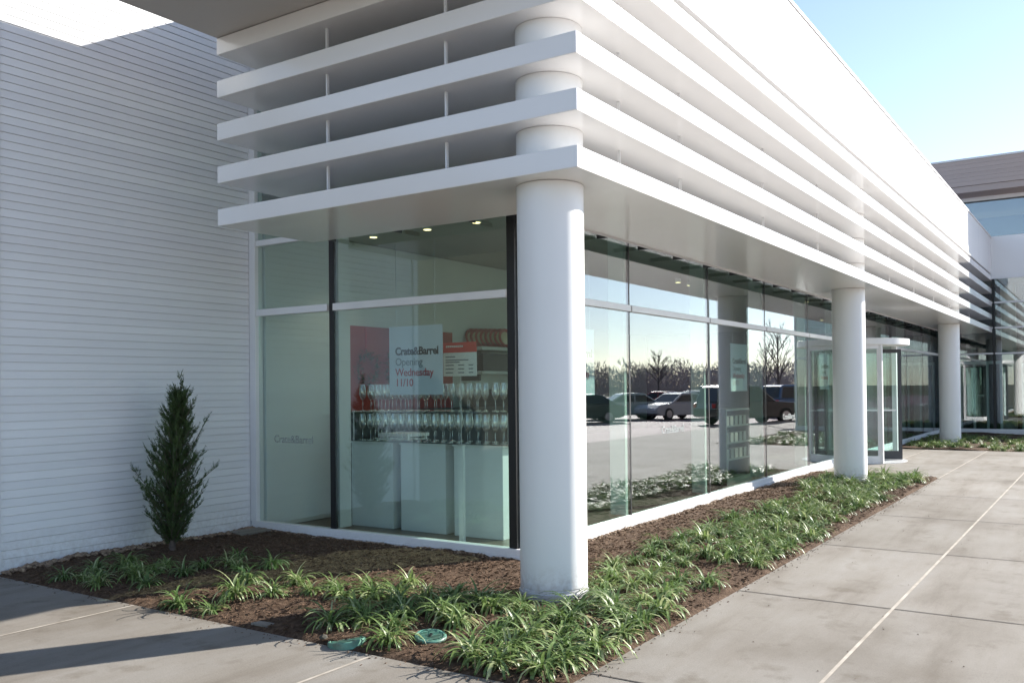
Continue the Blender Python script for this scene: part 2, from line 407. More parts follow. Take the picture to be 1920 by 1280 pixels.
for k in range(260):
    x, y = GX-.09-abs(rng.gauss(0, .03)), rng.uniform(1.1, 4.7); stone(mb, x, y, soil_z(x, y)+.004, rng.uniform(.008, .018), rng)
tag(mb.build('gravel_edging', 'stone'), 'tan gravel spilled along the foot of the siding wall and window sills', 'gravel', kind='stuff')
s1 = MB(); s1.prism([(.52, 4.36), (.95, 4.34), (1.0, 4.62), (.60, 4.66)], -.05, .0)
tag(s1.build('flat_paving_stone', 'concrete', at=(.75, 4.5, -.05), bevel=.01), 'flat grey slab lying at the corner of siding and window', 'paving slab')

# ------------------------------------------------------------------ the store
store = thing('store_building', (GX, D, ZS), 'white modern store with long horizontal louvres, round columns and glass walls', 'building')
# columns
for k, x in enumerate(SP):
    MB().lathe([(.268, -.02), (.275, -.018), (.275, .008), (.268, .012)], (x, 0, 0), 64).build('base_ring', 'coping', store, smooth=True)
    c = MB().lathe([(.266, -.30), (.266, .030), (.258, .032), (.258, .042), (.266, .044), (.266, 2.0), (.266, ZB-.004)], (x, 0, 0), 64)
    c.build('column', 'columnpaint', store, smooth=True)
    c = MB()
    for j in range(4): c.lathe([(.266, ZB+j*DZ+TH+.003), (.266, ZB+(j+1)*DZ-.003)], (x, 0, 0), 64)
    c.build('column_shaft', 'paint', store, smooth=True)
# louvre shelves: L shaped in plan, they stop short of the siding wall
YB, XB = .70, .80
for j in range(5):
    z0, z1 = ZB+j*DZ, ZB+j*DZ+TH
    if j < 5: pts = [(LX, LEND), (LX, LY), (XE-.003, LY), (XE-.003, YB), (XB, YB), (XB, LEND)]
    else: pts = [(1.16, LY), (XE-.003, LY), (XE-.003, YB), (1.16, YB)]
    MB().prism(pts, z0, z1).build('louver_shelf', 'louver', store, bevel=.006)
# hangers between the shelves
for j in range(4):
    z0, z1 = ZB+j*DZ+TH+.001, ZB+(j+1)*DZ-.001
    for y in (2.15, .80):
        MB().box(-.31, -.285, y-.008, y+.008, z0, z1).build('hanger_rod', 'frame', store)
    for x in (.75, 2.05, 4.55, 6.95, 11.9, 14.4, 16.9, 19.3, 23.2):
        MB().box(x-.0025, x+.0025, -.25, -.225, z0, z1).build('hanger_rod', 'frame', store)
for k in range(24):
    x = 1.60+1.03*k
    MB().box(x-.006, x+.006, YB+.002, GY-.02, ZB+.03, ZB+.075).build('bracket', 'darkmetal', store)
for k in range(3):
    y = 1.5+.95*k
    MB().box(XB+.002, GX-.02, y-.006, y+.006, ZB+.03, ZB+.075).build('bracket', 'darkmetal', store)
MB().box(XB+.01, XE-.01, YB+.001, YB+.012, ZB-.02, ZB+.05).build('louver_flange', 'coping', store)
# parapet, canopy and roof
MB().box(1.20, XE-.004, LY+.06, .25, 5.014, 5.0695).build('shadow_gap', 'darkmetal', store)
p = MB().box(-1.75, XE-.004, LY, .25, 5.07, 6.225)
pp = p.build('parapet', 'panel', store, bevel=.008)
MB().box(-1.77, XE-.006, LY-.018, .27, 6.232, 6.275).build('coping', 'panel', pp, bevel=.004)
MB().box(-1.75, XE-.005, LY-.004, LY+.02, 6.2245, 6.2325).build('coping_shadow_line', 'coping', pp)
MB().box(-1.75, 1.10, .252, LEND, 5.018, 6.22).build('canopy', 'soffit', store)
MB().box(-1.75, 1.19, LY+.003, .249, 5.018, 5.068).build('canopy_edge', 'soffit', store)
MB().box(1.103, XE-.006, .253, 14, 5.05, 6.1).build('roof', 'panel', store)
MB().box(GX, 1.3, LEND+.003, D+.3, 5.0, 6.22).build('wall', 'panel', store)
sm = MB()
for k in range(11):
    x = 1.0+2.48*k
    if x < XE-.1: sm.box(x-.002, x+.002, LY-.0012, LY+.02, 5.072, 6.22)
sm.build('panel_seams', 'coping', pp)
# plank siding: every plank laps the one below it
prof = []; pitch_ = .0787; z = .07
prof.append((D, -.30)); prof.append((D, .066)); prof.append((D+.011, .066)); prof.append((D+.011, z))
while z < 6.35:
    prof += [(D-.002, z), (D+.003, z+pitch_-.006), (D+.014, z+pitch_-.006), (D+.014, z+pitch_)]; z += pitch_
mb = MB(); X0, X1 = -1.86, GX-.062
for y, zz in prof: mb.v += [(X0, y, zz), (X1, y, zz)]
for k in range(len(prof)-1): mb.f.append((2*k, 2*k+1, 2*k+3, 2*k+2))
sd = mb.build('siding', 'siding', store)
MB().box(X0-.10, X1+.10, D+.018, D+.32, -.3, 6.5).build('wall', 'siding', store)
MB().box(X0-.10, X0-.004, D-.02, D+.013, -.3, 6.45).build('corner_trim', 'frame', store)
MB().box(X0-.1, X0+.2, D+.325, 13, -.3, 6.45).build('return_wall', 'siding', store)
# windows: side (x = GX) and front (y = GY)
wl = MB()
wl.box(GX-.06, GX+.06, GY-.06, D+.006, -.12, -.012).box(GX-.045, GX+.06, GY-.045, D+.006, -.0115, .056)
wl.box(GX-.058, GX+.06, 4.685, D+.007, .0565, 5.0)
for a, b in ((1.135, 3.435), (3.525, 4.683)):
    wl.box(GX-.045, GX+.05, a, b, 2.462, 2.540).box(GX-.045, GX+.05, a, b, 3.285, 3.352)
wside = wl.build('storefront_window', 'frame', store, bevel=.004)
for a, b in ((1.137, 3.437), (3.523, 4.683)):
    for z0, z1 in ((.058, 2.460), (2.542, 3.283), (3.354, 5.0)):
        MB().box(GX-.006, GX+.006, a, b, z0, z1).build('pane', 'sideglass', wside)
MB().box(GX-.012, GX+.02, 3.442, 3.518, .058, 5.0).build('mullion', 'black', wside)
MB().box(GX-.020, GX+.04, GY+.03, 1.133, .0585, 5.0).build('mullion', 'black', wside)
MB().box(GX+.06, GX+.24, 3.445, 3.515, .058, 3.52).build('fin', 'intwhite', wside)
XM = [1.14, 3.43, 5.91, 8.39, 10.87, 13.10]
XM2 = [15.55, 18.0, 20.5, 23.0, 24.8, 26.48]
wf = MB()
wf.box(GX+.062, 13.12, GY-.06, GY+.06, -.14, .018).box(GX+.062, 13.12, GY-.042, GY+.06, .0185, .085)
wf.box(15.5, XE-.01, GY-.06, GY+.06, -.14, .018).box(15.5, XE-.01, GY-.042, GY+.06, .0185, .085)
for lst in (XM, XM2):
    for a, b in zip(lst, lst[1:]): wf.box(a+.018, b-.018, GY-.042, GY+.05, 2.468, 2.540)
wf.box(13.12, 15.53, GY-.04, GY+.05, 2.50, 2.58)
wfront = wf.build('storefront_window', 'frame', store, bevel=.004)
for lst in (XM, XM2):
    for a, b in zip(lst, lst[1:]):
        for z0, z1 in ((.087, 2.466), (2.542, 5.0)):
            MB().box(a+.016, b-.016, GY-.006, GY+.006, z0, z1).build('pane', 'glass', wfront)
    for x in lst:
        MB().box(x-.0145, x+.0145, GY-.008, GY+.014, .087, 5.0).build('mullion', 'black', wfront)
        if x > 2: MB().box(x-.028, x+.028, GY+.05, GY+.25, .087, 3.5).build('fin', 'intwhite', wfront)
MB().box(13.12, 15.53, GY-.006, GY+.006, 2.585, 5.0).build('pane', 'glass', wfront)
# etched lettering on the glass
for x in (4.31, 9.29):
    text_mesh('glass_lettering', 'Crate&Barrel', .135, (x, GY-.0085, .995), (1, 0, 0), (0, 0, 1), 'frost', store, .0008)
text_mesh('glass_lettering', 'Crate&Barrel', .125, (GX-.0085, 4.43, .985), (0, -1, 0), (0, 0, 1), 'frostgrey', store, .0008)
# the shop interior
tag(MB().box(GX+.07, XE-.05, GY+.07, 14, -.3, -.05).build('shop_floor', 'intfloor'), kind='structure')
MB().box(GX+.07, XE-.05, GY+.42, 14, 3.55, 3.75).build('interior_ceiling', 'ceil', store)
MB().box(GX+.08, 7.2, 4.66, 4.78, -.04, 3.54).build('interior_wall', 'intwhite', store)
MB().box(7.0, 7.15, 4.785, 13.9, -.04, 3.54).build('interior_wall', 'intwhite', store)
MB().box(7.2, XE-.06, 11.5, 11.65, -.04, 3.54).build('interior_wall', 'ceil', store)
MB().box(GX+.31, XE-.06, 4.4, 4.6, 3.76, 5.0).build('interior_wall', 'ceil', store)
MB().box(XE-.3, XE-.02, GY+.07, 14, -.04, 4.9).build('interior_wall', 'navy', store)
MB().box(GX+.09, XE-.06, 13.9, 14.1, -.3, 5.0).build('interior_wall', 'ceil', store)

# ------------------------------------------------------------------ revolving door
RC = (14.32, 1.04); RR = 1.05
rd = thing('revolving_door', (RC[0], RC[1], ZS), 'white framed glass revolving door with a flat round canopy', 'door')
c = (RC[0], RC[1], 0)
MB().lathe([(1.172, 2.40), (1.175, 2.402), (1.175, 2.528), (1.172, 2.53)], c, 64).build('canopy', 'paint', rd, smooth=True)
MB().lathe([(RR+.05, ZS), (RR+.05, ZS+.012)], c, 64).build('floor_ring', 'coping', rd)
for a0, a1 in ((135, 225), (-45, 45)):
    mb = MB(); n = 16
    for k in range(n+1):
        a = R(a0+(a1-a0)*k/n)
        for r in (RR-.006, RR+.006):
            for z in (.10, 2.30): mb.v.append((c[0]+r*math.cos(a), c[1]+r*math.sin(a), z))
    for k in range(n):
        i = 4*k; j = i+4
        mb.f += [(i+2, j+2, j+3, i+3), (i, i+1, j+1, j), (i+1, i+3, j+3, j+1), (i, j, j+2, i+2)]
    mb.build('curved_pane', 'doorglass', rd, smooth=True)
    mb = MB()
    for z0, z1 in ((ZS+.012, .10), (2.31, 2.399)):
        for k in range(n):
            b0, b1 = R(a0+(a1-a0)*k/n), R(a0+(a1-a0)*(k+1)/n)
            mb.prism([(c[0]+r*math.cos(a), c[1]+r*math.sin(a)) for r, a in ((RR-.03, b0), (RR+.03, b0), (RR+.03, b1), (RR-.03, b1))], z0, z1)
    mb.build('curved_rail', 'frame', rd)
    for a in (a0, a1):
        a = R(a); px, py = c[0]+RR*math.cos(a), c[1]+RR*math.sin(a)
        MB().box(px-.05, px+.05, py-.05, py+.05, ZS+.01, 2.399).build('post', 'frame', rd, bevel=.006)
MB().lathe([(.035, ZS+.01), (.035, 2.399)], c, 16).build('shaft', 'black', rd)
for k in range(4):
    a = R(22+90*k); d = Vector((math.cos(a), math.sin(a), 0)); p = Vector((-d.y, d.x, 0))
    def bar(mb, r0, r1, z0, z1, t=.025):
        q = [Vector(c)+d*r0+p*t, Vector(c)+d*r0-p*t, Vector(c)+d*r1-p*t, Vector(c)+d*r1+p*t]
        mb.prism([(v.x, v.y) for v in q], z0, z1)
    mb = MB(); bar(mb, .04, .10, ZS+.02, 2.33); bar(mb, .95, 1.02, ZS+.02, 2.33); bar(mb, .10, .95, ZS+.02, .14); bar(mb, .10, .95, 2.25, 2.33)
    lf = mb.build('door_leaf', 'darkmetal', rd)
    mb = MB(); bar(mb, .10, .95, .14, 2.25, .005); mb.build('pane', 'doorglass', lf)
    mb = MB(); bar(mb, .12, .90, 1.0, 1.03, .05); mb.build('push_bar', 'frame', lf)

# ------------------------------------------------------------------ wing building
wing = thing('wing_building', (XE, -3.8, ZS), 'two storey wing with taupe plank fascia, ribbon glazing and pale panels', 'building')
MB().box(XE, XE+.15, -3.79, -.3, 4.95, 6.27).build('spandrel_panel', 'panel', wing)
wf = MB()
for z0, z1 in ((ZS, .10), (2.49, 2.54), (3.31, 3.36), (4.12, 4.17), (4.90, 4.949)): wf.box(XE-.03, XE+.08, -3.79, GY-.07, z0, z1)
wf.box(XE-.03, XE+.08, -3.79, 8, 7.46, 7.58)
for y in (-3.75, -1.72): wf.box(XE-.032, XE+.082, y-.03, y+.03, .10, 4.90)
wwin = wf.build('window_wall', 'frame', wing)
for y0, y1 in ((-3.72, -1.75), (-1.69, -.60), (-.50, .93)):
    for z0, z1 in ((.10, 2.49), (2.54, 3.31), (3.36, 4.12), (4.17, 4.90)): MB().box(XE, XE+.012, y0, y1, z0, z1).build('pane', 'glass', wwin)
MB().box(XE-.03, XE+.06, -.58, -.52, .10, 4.9).build('mullion', 'black', wwin)
MB().box(XE, XE+.012, -3.78, 8, 6.275, 7.46).build('pane', 'glass', wwin)
MB().box(XE-1.0, 46, -3.2, 22, 7.585, 7.78).build('soffit', 'taupe', wing)
fz = MB(); z = 7.79
while z < 8.6:
    fz.box(XE-1.03, 46.03, -3.23, 22, z, z+.131); z += .135
fz.build('fascia', 'taupe', wing)
MB().box(XE-1.06, 46.06, -3.26, 22, 8.60, 8.66).build('roof_coping', 'coping', wing)
MB().box(XE+.2, 45, -3.795, -3.5, -.3, 7.95).build('wall', 'taupe', wing)
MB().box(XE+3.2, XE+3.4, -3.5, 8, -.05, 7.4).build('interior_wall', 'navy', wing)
MB().box(XE+.2, XE+3.2, -3.5, 8, -.2, -.05).build('interior_floor', 'intfloor', wing)
MB().box(XE+.2, XE+3.2, -3.5, 8, 4.95, 5.2).build('interior_ceiling', 'ceil', wing)
MB().box(XE+1.5, XE+1.6, -2.4, -1.2, -.04, 2.2).build('display_panel', 'intwhite', wing)
fr = MB()
for y in (-.62, -.22, .18, .58): fr.box(XE+1.2, XE+1.28, y-.035, y+.035, -.045, 2.2)
fr.box(XE+1.19, XE+1.29, -.66, .62, 2.202, 2.30).build('inner_door_frame', 'frame', wing)
MB().box(XE+2.2, XE+2.4, -1.0, -.55, -.045, 4.9).build('interior_pier', 'ceil', wing)
MB().box(XE, 45, 7.8, 22, -.3, 7.5).build('rear_block', 'taupe', wing)

# the neighbouring block that closes the recess to the left, mirrored in the side window
nb = thing('neighbouring_block', (-12, 11, ZS), 'plain olive brown block behind the recess, seen only mirrored in the side window', 'building')
MB().box(-26, -1.97, 11, 13, -.3, 7.6).build('wall', 'tan', nb)
MB().box(-26.1, -1.97, 10.9, 13.1, 7.6, 7.75).build('coping', 'coping', nb)

# ------------------------------------------------------------------ display behind the side window
for k, (y0, y1, lab) in enumerate(((3.34, 4.0, 'white pedestal under the wine glasses nearest the siding wall'), (2.56, 3.22, 'middle white pedestal of the wine glass display'), (1.78, 2.44, 'white pedestal of the wine glass display nearest the corner column'))):
    p = thing('display_pedestal', (2.2, (y0+y1)/2, -.05), lab, 'pedestal', 'white pedestals behind the side window')
    MB().box(1.90, 2.50, y0, y1, -.05, .945).build('body', 'pedestal', p, bevel=.004)
    MB().box(1.885, 2.515, y0-.015, y1+.015, .9455, .968).build('top', 'pedestal', p, bevel=.003)
t = thing('glass_counter', (2.2, 2.9, .968), 'long clear glass counter sheet lying across the three white pedestals', 'shelf')
MB().box(1.86, 2.54, 1.66, 4.02, .969, .979).build('sheet', 'wineglass', t)
t = thing('glass_shelf', (2.2, 2.9, .98), 'clear glass shelf carrying the upper row of wine glasses', 'shelf')
MB().box(1.88, 2.52, 1.68, 3.98, 1.322, 1.332).build('shelf_sheet', 'wineglass', t)
for x in (1.90, 2.50):
    for y in (1.70, 3.96): MB().lathe([(.008, .980), (.008, 1.322)], (x, y, 0), 8).build('post', 'rim', t)
wg = [(.036, 0), (.036, .003), (.010, .007), (.004, .014), (.0035, .115), (.006, .125), (.026, .145), (.041, .185), (.044, .215), (.040, .26), (.033, .315)]
proto = None
for tier, z in ((0, .980), (1, 1.333)):
    for row, x in enumerate((2.0, 2.26)):
        for k in range(18):
            y = 3.90-.122*k+(row % 2)*.05
            if proto is None:
                o = proto = MB().lathe(wg, (0, 0, 0), 14, cap=False).build('wine_glass', 'wineglass', smooth=True)
            else:
                o = proto.copy(); col.objects.link(o)
            o.location = (x+rng.uniform(-.008, .008), y+rng.uniform(-.012, .012), z)
            tag(o, ('clear stemmed wine glass in the lower row on the pedestal counter', 'clear stemmed wine glass in the upper row on the glass shelf')[tier], 'wine glass', ('wine glasses of the lower row', 'wine glasses of the upper row')[tier])
t = thing('display_table', (3.2, 3.8, -.05), 'small white display table behind the wine glasses', 'table')
MB().box(2.62, 3.05, 3.72, 4.22, .98, 1.02).build('tabletop', 'pedestal', t)
for x in (2.64, 2.98):
    for y in (3.74, 4.15): MB().box(x, x+.05, y, y+.05, -.05, .98).build('leg', 'pedestal', t)
t = thing('wall_bench', (3.5, 4.5, -.05), 'dark low cabinet along the end wall under the red panel', 'cabinet')
MB().box(2.3, 6.3, 4.30, 4.65, -.05, 1.27).build('body', 'navy', t)
MB().box(2.28, 6.32, 4.28, 4.652, 1.271, 1.30).build('top', 'black', t)
t = thing('red_wall_panel', (3.6, 4.64, 1.3), 'tall dark red panel fixed to the end wall behind the poster', 'panel')
MB().box(2.42, 4.74, 4.62, 4.655, 1.302, 2.43).build('panel', 'red', t)
MB().box(2.40, 2.418, 4.60, 4.657, 1.302, 2.44).build('edge_trim', 'darkmetal', t)
def wreath(x, z, lab):
    t = thing('wreath', (x, 4.57, z), lab, 'wreath', 'wreaths on the red panel')
    mb = MB(); rg = random.Random(int(x*100))
    for k in range(420):
        a = rg.uniform(0, 6.28); r = .185+rg.gauss(0, .035); cx, cz = x+r*math.cos(a), z+r*math.sin(a)
        d = Vector((rg.uniform(-1, 1), rg.uniform(-1.0, .1), rg.uniform(-1, 1))).normalized()*rg.uniform(.03, .06); q = Vector((d.z, d.x, -d.y)).normalized()*.009
        b = Vector((cx, 4.575+rg.uniform(-.04, .03), cz)); mb.face([b-q*.3, b+d*.5-q, b+d, b+d*.5+q])
    mb.build('foliage', 'cedar', t)
    mb = MB()
    for k in range(16):
        a = rg.uniform(0, 6.28); stone(mb, x+.19*math.cos(a), 4.53, z+.19*math.sin(a), .013, rg)
    mb.build('berries', 'redglaze', t)
    MB().box(x-.012, x+.012, 4.600, 4.612, z+.20, 2.42).build('ribbon', 'redink', t)
wreath(2.82, 1.86, 'round green wreath with red berries on the red panel, left of the poster')
wreath(3.36, 1.86, 'round wreath on the red panel, half hidden by the hanging poster')
# shelves with plates at the right
t = thing('wall_shelf', (5.6, 4.4, 2.2), 'upper white wall shelf carrying the red rimmed plates', 'shelf', 'shelves on the end wall')
MB().box(4.85, 6.55, 4.15, 4.655, 2.165, 2.215).build('board', 'intwhite', t)
MB().box(5.0, 5.03, 4.3, 4.656, 2.05, 2.164).build('bracket', 'darkmetal', t)
t = thing('wall_shelf', (5.6, 4.4, 1.85), 'lower white wall shelf below the row of red plates', 'shelf', 'shelves on the end wall')
MB().box(4.85, 6.55, 4.15, 4.655, 1.80, 1.845).build('board', 'intwhite', t)
MB().box(5.0, 5.03, 4.3, 4.656, 1.70, 1.799).build('bracket', 'darkmetal', t)
def plate(x, y, z, r, rimmat, inmat, lab, grp=None, tilt=12):
    # stands on its rim, leaning back; faces the window (-x) and the viewer
    t = thing('plate', (x, y, z), lab, 'plate', grp)
    d = Vector((-.22, -.975, 0)).normalized(); u = Vector((0, 0, 1)); n = (d*math.cos(R(tilt))+u*math.sin(R(tilt))).normalized()
    e1 = Vector((-d.y, d.x, 0)); e2 = n.cross(e1)
    if e2.z < 0: e2 = -e2
    cc = Vector((x, y, z))+e2*r
    def disc(rings, name, mt):
        mb = MB(); k = 28; rr = []
        for rad, off in rings:
            b = len(mb.v); rr.append(b)
            mb.v += [tuple(cc+(e1*math.cos(2*math.pi*i/k)+e2*math.sin(2*math.pi*i/k))*rad+n*off) for i in range(k)]
        for a, b in zip(rr, rr[1:]): mb.f += [(a+i, a+(i+1) % k, b+(i+1) % k, b+i) for i in range(k)]
        mb.f += [tuple(rr[-1]+i for i in range(k)), tuple(rr[0]+k-1-i for i in range(k))]
        mb.build(name, mt, t, smooth=True)
    disc([(r*.55, -.012), (r, .006), (r, .010), (r*.66, .0)], 'rim', rimmat)
    disc([(r*.66, .0005), (r*.64, .0025)], 'centre', inmat)
for k in range(8):
    plate(5.62-.058*k, 4.21+.05*k, 2.217, .155, 'redglaze', 'cream', 'round red rimmed plate with a cream centre, front of the row on the shelf' if k == 0 else 'dark red plate standing edge to edge in the row behind the front plate', 'row of red plates')
plate(6.08, 4.28, 2.217, .15, 'intwhite', 'paperwhite', 'plain pale round plate standing alone on the upper shelf')
t = thing('table_lamp', (5.95, 4.3, 1.847), 'small lamp with a kraft brown shade on the lower shelf', 'lamp')
MB().lathe([(.03, .0), (.03, .01), (.008, .015), (.008, .06)], (5.95, 4.3, 1.847), 12).build('stem', 'rim', t)
MB().lathe([(.12, .06), (.085, .26)], (5.95, 4.3, 1.847), 24).build('lamp_shade', 'kraft', t, smooth=True)
t = thing('storage_box', (5.4, 4.35, 1.847), 'black box on the lower white wall shelf', 'box')
MB().box(4.95, 5.72, 4.2, 4.5, 1.847, 2.09).build('body', 'black', t)
MB().box(4.94, 5.73, 4.19, 4.51, 2.09, 2.115).build('lid', 'navy', t)
t = thing('serving_tray', (5.6, 4.4, 1.302), 'long dark tray leaning on the low cabinet top', 'tray')
mb = MB(); mb.face([(4.9, 4.32, 1.303), (6.3, 4.32, 1.303), (6.3, 4.50, 1.56), (4.9, 4.50, 1.56)]); mb.face([(4.9, 4.335, 1.303), (4.9, 4.515, 1.56), (6.3, 4.515, 1.56), (6.3, 4.335, 1.303)])
mb.build('base', 'navy', t); MB().tube([(4.9, 4.33, 1.31), (6.3, 4.33, 1.31), (6.3, 4.505, 1.56), (4.9, 4.505, 1.56), (4.9, 4.33, 1.31)], [.012]*5, 6).build('rim', 'black', t)

# posters
def poster(origin, right, lab, strip_=False):
    r = Vector(right); u = Vector((0, 0, 1)); n = r.cross(u); o0 = Vector(origin)
    t = thing('opening_poster', o0, lab, 'poster', 'opening posters in the windows')
    def slab(a, b, c, d, off, th, name, mt):
        p = [o0+r*x+u*y+n*(off+k) for k in (0, th) for x, y in ((a, c), (b, c), (b, d), (a, d))]
        mb = MB(); mb.v = [tuple(q) for q in p]; mb.f = [(3, 2, 1, 0), (4, 5, 6, 7), (0, 1, 5, 4), (1, 2, 6, 5), (2, 3, 7, 6), (3, 0, 4, 7)]
        mb.build(name, mt, t)
    slab(0, .73, 0, .73, 0, .006, 'board', 'paper')
    for s, y, mt, bd in (('Crate&Barrel', .425, 'ink', .0035), ('Opening', .312, 'greyink', .0005), ('Wednesday', .200, 'redink', .001), ('11/10', .090, 'redink', .001)):
        text_mesh('lettering', s, .115, o0+r*.085+u*y+n*.0075, r, u, mt, t, .001, bd)
    for x in (.1, .63): slab(x-.002, x+.002, .731, 1.62, .002, .003, 'hanging_wire', 'rim')
    if strip_: slab(.03, .52, .0, .19, .0065, .002, 'white_strip', 'paperwhite')
poster((1.26, 2.81, 1.53), (0, -1, 0), 'grey opening poster hung behind the side window over the wine glasses')
poster((2.05, 1.13, 1.50), (1, 0, 0), 'opening poster in the front glass beside the corner column', True)
poster((7.11, 1.13, 1.50), (1, 0, 0), 'opening poster with a white strip hung midway along the front glass', True)
poster((12.11, 1.13, 1.49), (1, 0, 0), 'opening poster in the front glass next to the revolving door', True)
# price sign
t = thing('price_sign', (1.62, 2.12, .98), 'red topped white price sign on a thin stand above the wine glasses', 'sign')
MB().box(1.600, 1.612, 1.90, 2.34, 1.722, 1.975).build('white_board', 'paperwhite', t)
MB().box(1.598, 1.612, 1.90, 2.34, 1.976, 2.085).build('red_header', 'signred', t)
mb = MB()
for z, segs in ((1.93, ((2.31, 2.18),)), (1.895, ((2.31, 2.0),)), (1.872, ((2.31, 2.12),)), (1.84, ((2.31, 2.20), (2.14, 2.06), (2.00, 1.94))), (1.80, ((2.31, 2.20), (2.14, 2.06), (2.00, 1.94))), (1.76, ((2.31, 2.21), (2.14, 2.06), (2.00, 1.94)))):
    for a, b in segs: mb.box(1.5985, 1.5995, b, a, z-.006, z+.006)
mb.build('printed_lines', 'greyink', t)
mb = MB()
for k in range(9): mb.box(1.5965, 1.5975, 2.30-.026*k-.018, 2.30-.026*k, 2.032, 2.052)
mb.build('header_print', 'paperwhite', t)
MB().lathe([(.004, .99), (.004, 1.722)], (1.618, 2.12, 0), 8).build('stand', 'rim', t)
MB().lathe([(.05, .98), (.05, .99)], (1.618, 2.12, 0), 16).build('base', 'rim', t)
t = thing('side_riser', (1.65, 2.1, -.05), 'slim white riser carrying the price sign stand', 'riser')
MB().box(1.60, 1.64, 2.09, 2.15, -.05, .979).build('post', 'pedestal', t)

# front-window merchandise stand mirrored half over by the column
t = thing('merchandise_rack', (8.6, 1.7, -.05), 'low rack with small boxed goods behind the front glass', 'rack')
MB().box(8.05, 9.25, 1.55, 1.95, -.05, .06).build('base', 'rack', t)
for x in (8.06, 9.2): MB().box(x, x+.04, 1.56, 1.94, .06, 1.2).build('side_panel', 'rack', t)
for z in (.35, .62, .9, 1.17): MB().box(8.10, 9.20, 1.56, 1.94, z, z+.025).build('shelf', 'rack', t)
for zi, z in enumerate((.376, .646, .926)):
    for k in range(5):
        b = MB().box(8.16+.21*k, 8.30+.21*k, 1.60, 1.75, z, z+.15).build('boxed_candle', ('rack', 'tan', 'taupe', 'taupe', 'rack')[(k+zi) % 5], at=(8.23+.21*k, 1.67, z))
        tag(b, f"small {('grey', 'tan', 'brown', 'taupe', 'grey')[(k+zi) % 5]} boxed candle on the {('bottom', 'middle', 'top')[zi]} shelf of the low rack", 'boxed goods', 'boxed candles on the low rack')

# ceiling spotlights (lit)
spots = [(2.18, 3.87, 'spotlight nearest the siding wall, lit under the ceiling behind the side window'), (2.16, 3.0, 'middle lit ceiling spotlight behind the side window'), (2.14, 2.27, 'lit ceiling spotlight behind the side window, nearest the corner'),
         (9.16, 2.84, 'first of the paired lit spotlights behind the front glass'), (9.75, 2.86, 'second of the paired lit spotlights behind the front glass'), (14.6, 2.05, 'lit ceiling spotlight just inside above the revolving door'), (17.2, 3.06, 'lit ceiling spotlight beyond the revolving door'), (21.0, 3.4, 'lit ceiling spotlight near the far end of the shop')]
for x, y, lab in spots:
    t = thing('ceiling_spotlight', (x, y, 3.55), lab, 'spotlight', 'lit ceiling spotlights')
    MB().lathe([(.03, -.01), (.03, 0)], (x, y, 3.55), 12).build('mount', 'darkmetal', t)
    MB().lathe([(.055, -.085), (.055, -.012), (.02, -.01)], (x, y, 3.55), 18).build('can', 'intwhite', t)
    MB().lathe([(.045, -.09), (.045, -.086)], (x, y, 3.55), 18).build('lens', 'lens', t)
    ld = bpy.data.lights.new('spot_glow', 'SPOT'); ld.energy = 9; ld.color = (1, .88, .70); ld.spot_size = R(110); ld.spot_blend = .6; ld.shadow_soft_size = .05
    lo = bpy.data.objects.new('spot_glow', ld); col.objects.link(lo); lo.location = (x, y, 3.44)

# ------------------------------------------------------------------ plants
def clump_mesh(seed, n, h):
    rg = random.Random(seed); a, b = MB(), MB()
    for k in range(n):
        az = rg.uniform(0, 6.28); ln = h*rg.uniform(.75, 1.35); lean = rg.uniform(.15, 1.0); wd = rg.uniform(.006, .0105)
        base = Vector((rg.gauss(0, .028), rg.gauss(0, .028), -.01)); d = Vector((math.cos(az), math.sin(az), 0)); s = Vector((-d.y, d.x, 0))
        p = base.copy(); ang = R(88-38*lean); pts = []
        seg = 6; droop = R(rg.uniform(18, 32))*(.5+lean)
        tw = rg.uniform(-.5, .5)
        for i in range(seg+1):
            pts.append(p.copy()); p = p + (d*math.cos(ang)+Vector((0, 0, 1))*math.sin(ang))*ln/seg; ang -= droop
        wf = [.6, .9, 1, 1, .85, .6, .05]
        mb = b if rg.random() < .22 else a
        i0 = len(mb.v)
        for i, q in enumerate(pts):
            sv = (s*math.cos(tw)+Vector((0, 0, 1))*math.sin(tw)*.6)*wd*wf[i]
            if q.z < -.012: q.z = -.012
            mb.v += [tuple(q-sv), tuple(q+Vector((0, 0, -.0018))), tuple(q+sv)]
        for i in range(seg):
            o = i0+3*i; mb.f += [(o, o+1, o+4, o+3), (o+1, o+2, o+5, o+4)]
    c_ = MB()
    for k in range(5):      # a few dry blades lying low
        az = rg.uniform(0, 6.28); d = Vector((math.cos(az), math.sin(az), 0)); q = Vector((-d.y, d.x, .3))*.004; ln = h*rg.uniform(.5, 1.0)
        p0, p1, p2 = d*.02+Vector((0, 0, .03)), d*ln*.5+Vector((0, 0, rg.uniform(.03, .08))), d*ln+Vector((0, 0, rg.uniform(-.005, .02)))
        c_.face([p0-q, p0+q, p1+q, p1-q]); c_.face([p1-q, p1+q, p2])
    me = bpy.data.meshes.new('lily_turf_clump'); nb_ = len(a.v); nc_ = nb_+len(b.v)
    me.from_pydata(a.v+b.v+c_.v, [], a.f+[tuple(nb_+i for i in f) for f in b.f]+[tuple(nc_+i for i in f) for f in c_.f])
    me.materials.append(M['liriope']); me.materials.append(M['liriopel']); me.materials.append(M['dryleaf'])
    me.polygons.foreach_set('material_index', [0]*len(a.f)+[1]*len(b.f)+[2]*len(c_.f)); me.polygons.foreach_set('use_smooth', [True]*len(me.polygons))
    me.update(); return me
CM = [clump_mesh(10+k, 52+5*(k % 3), .245+.022*(k % 3)) for k in range(7)]
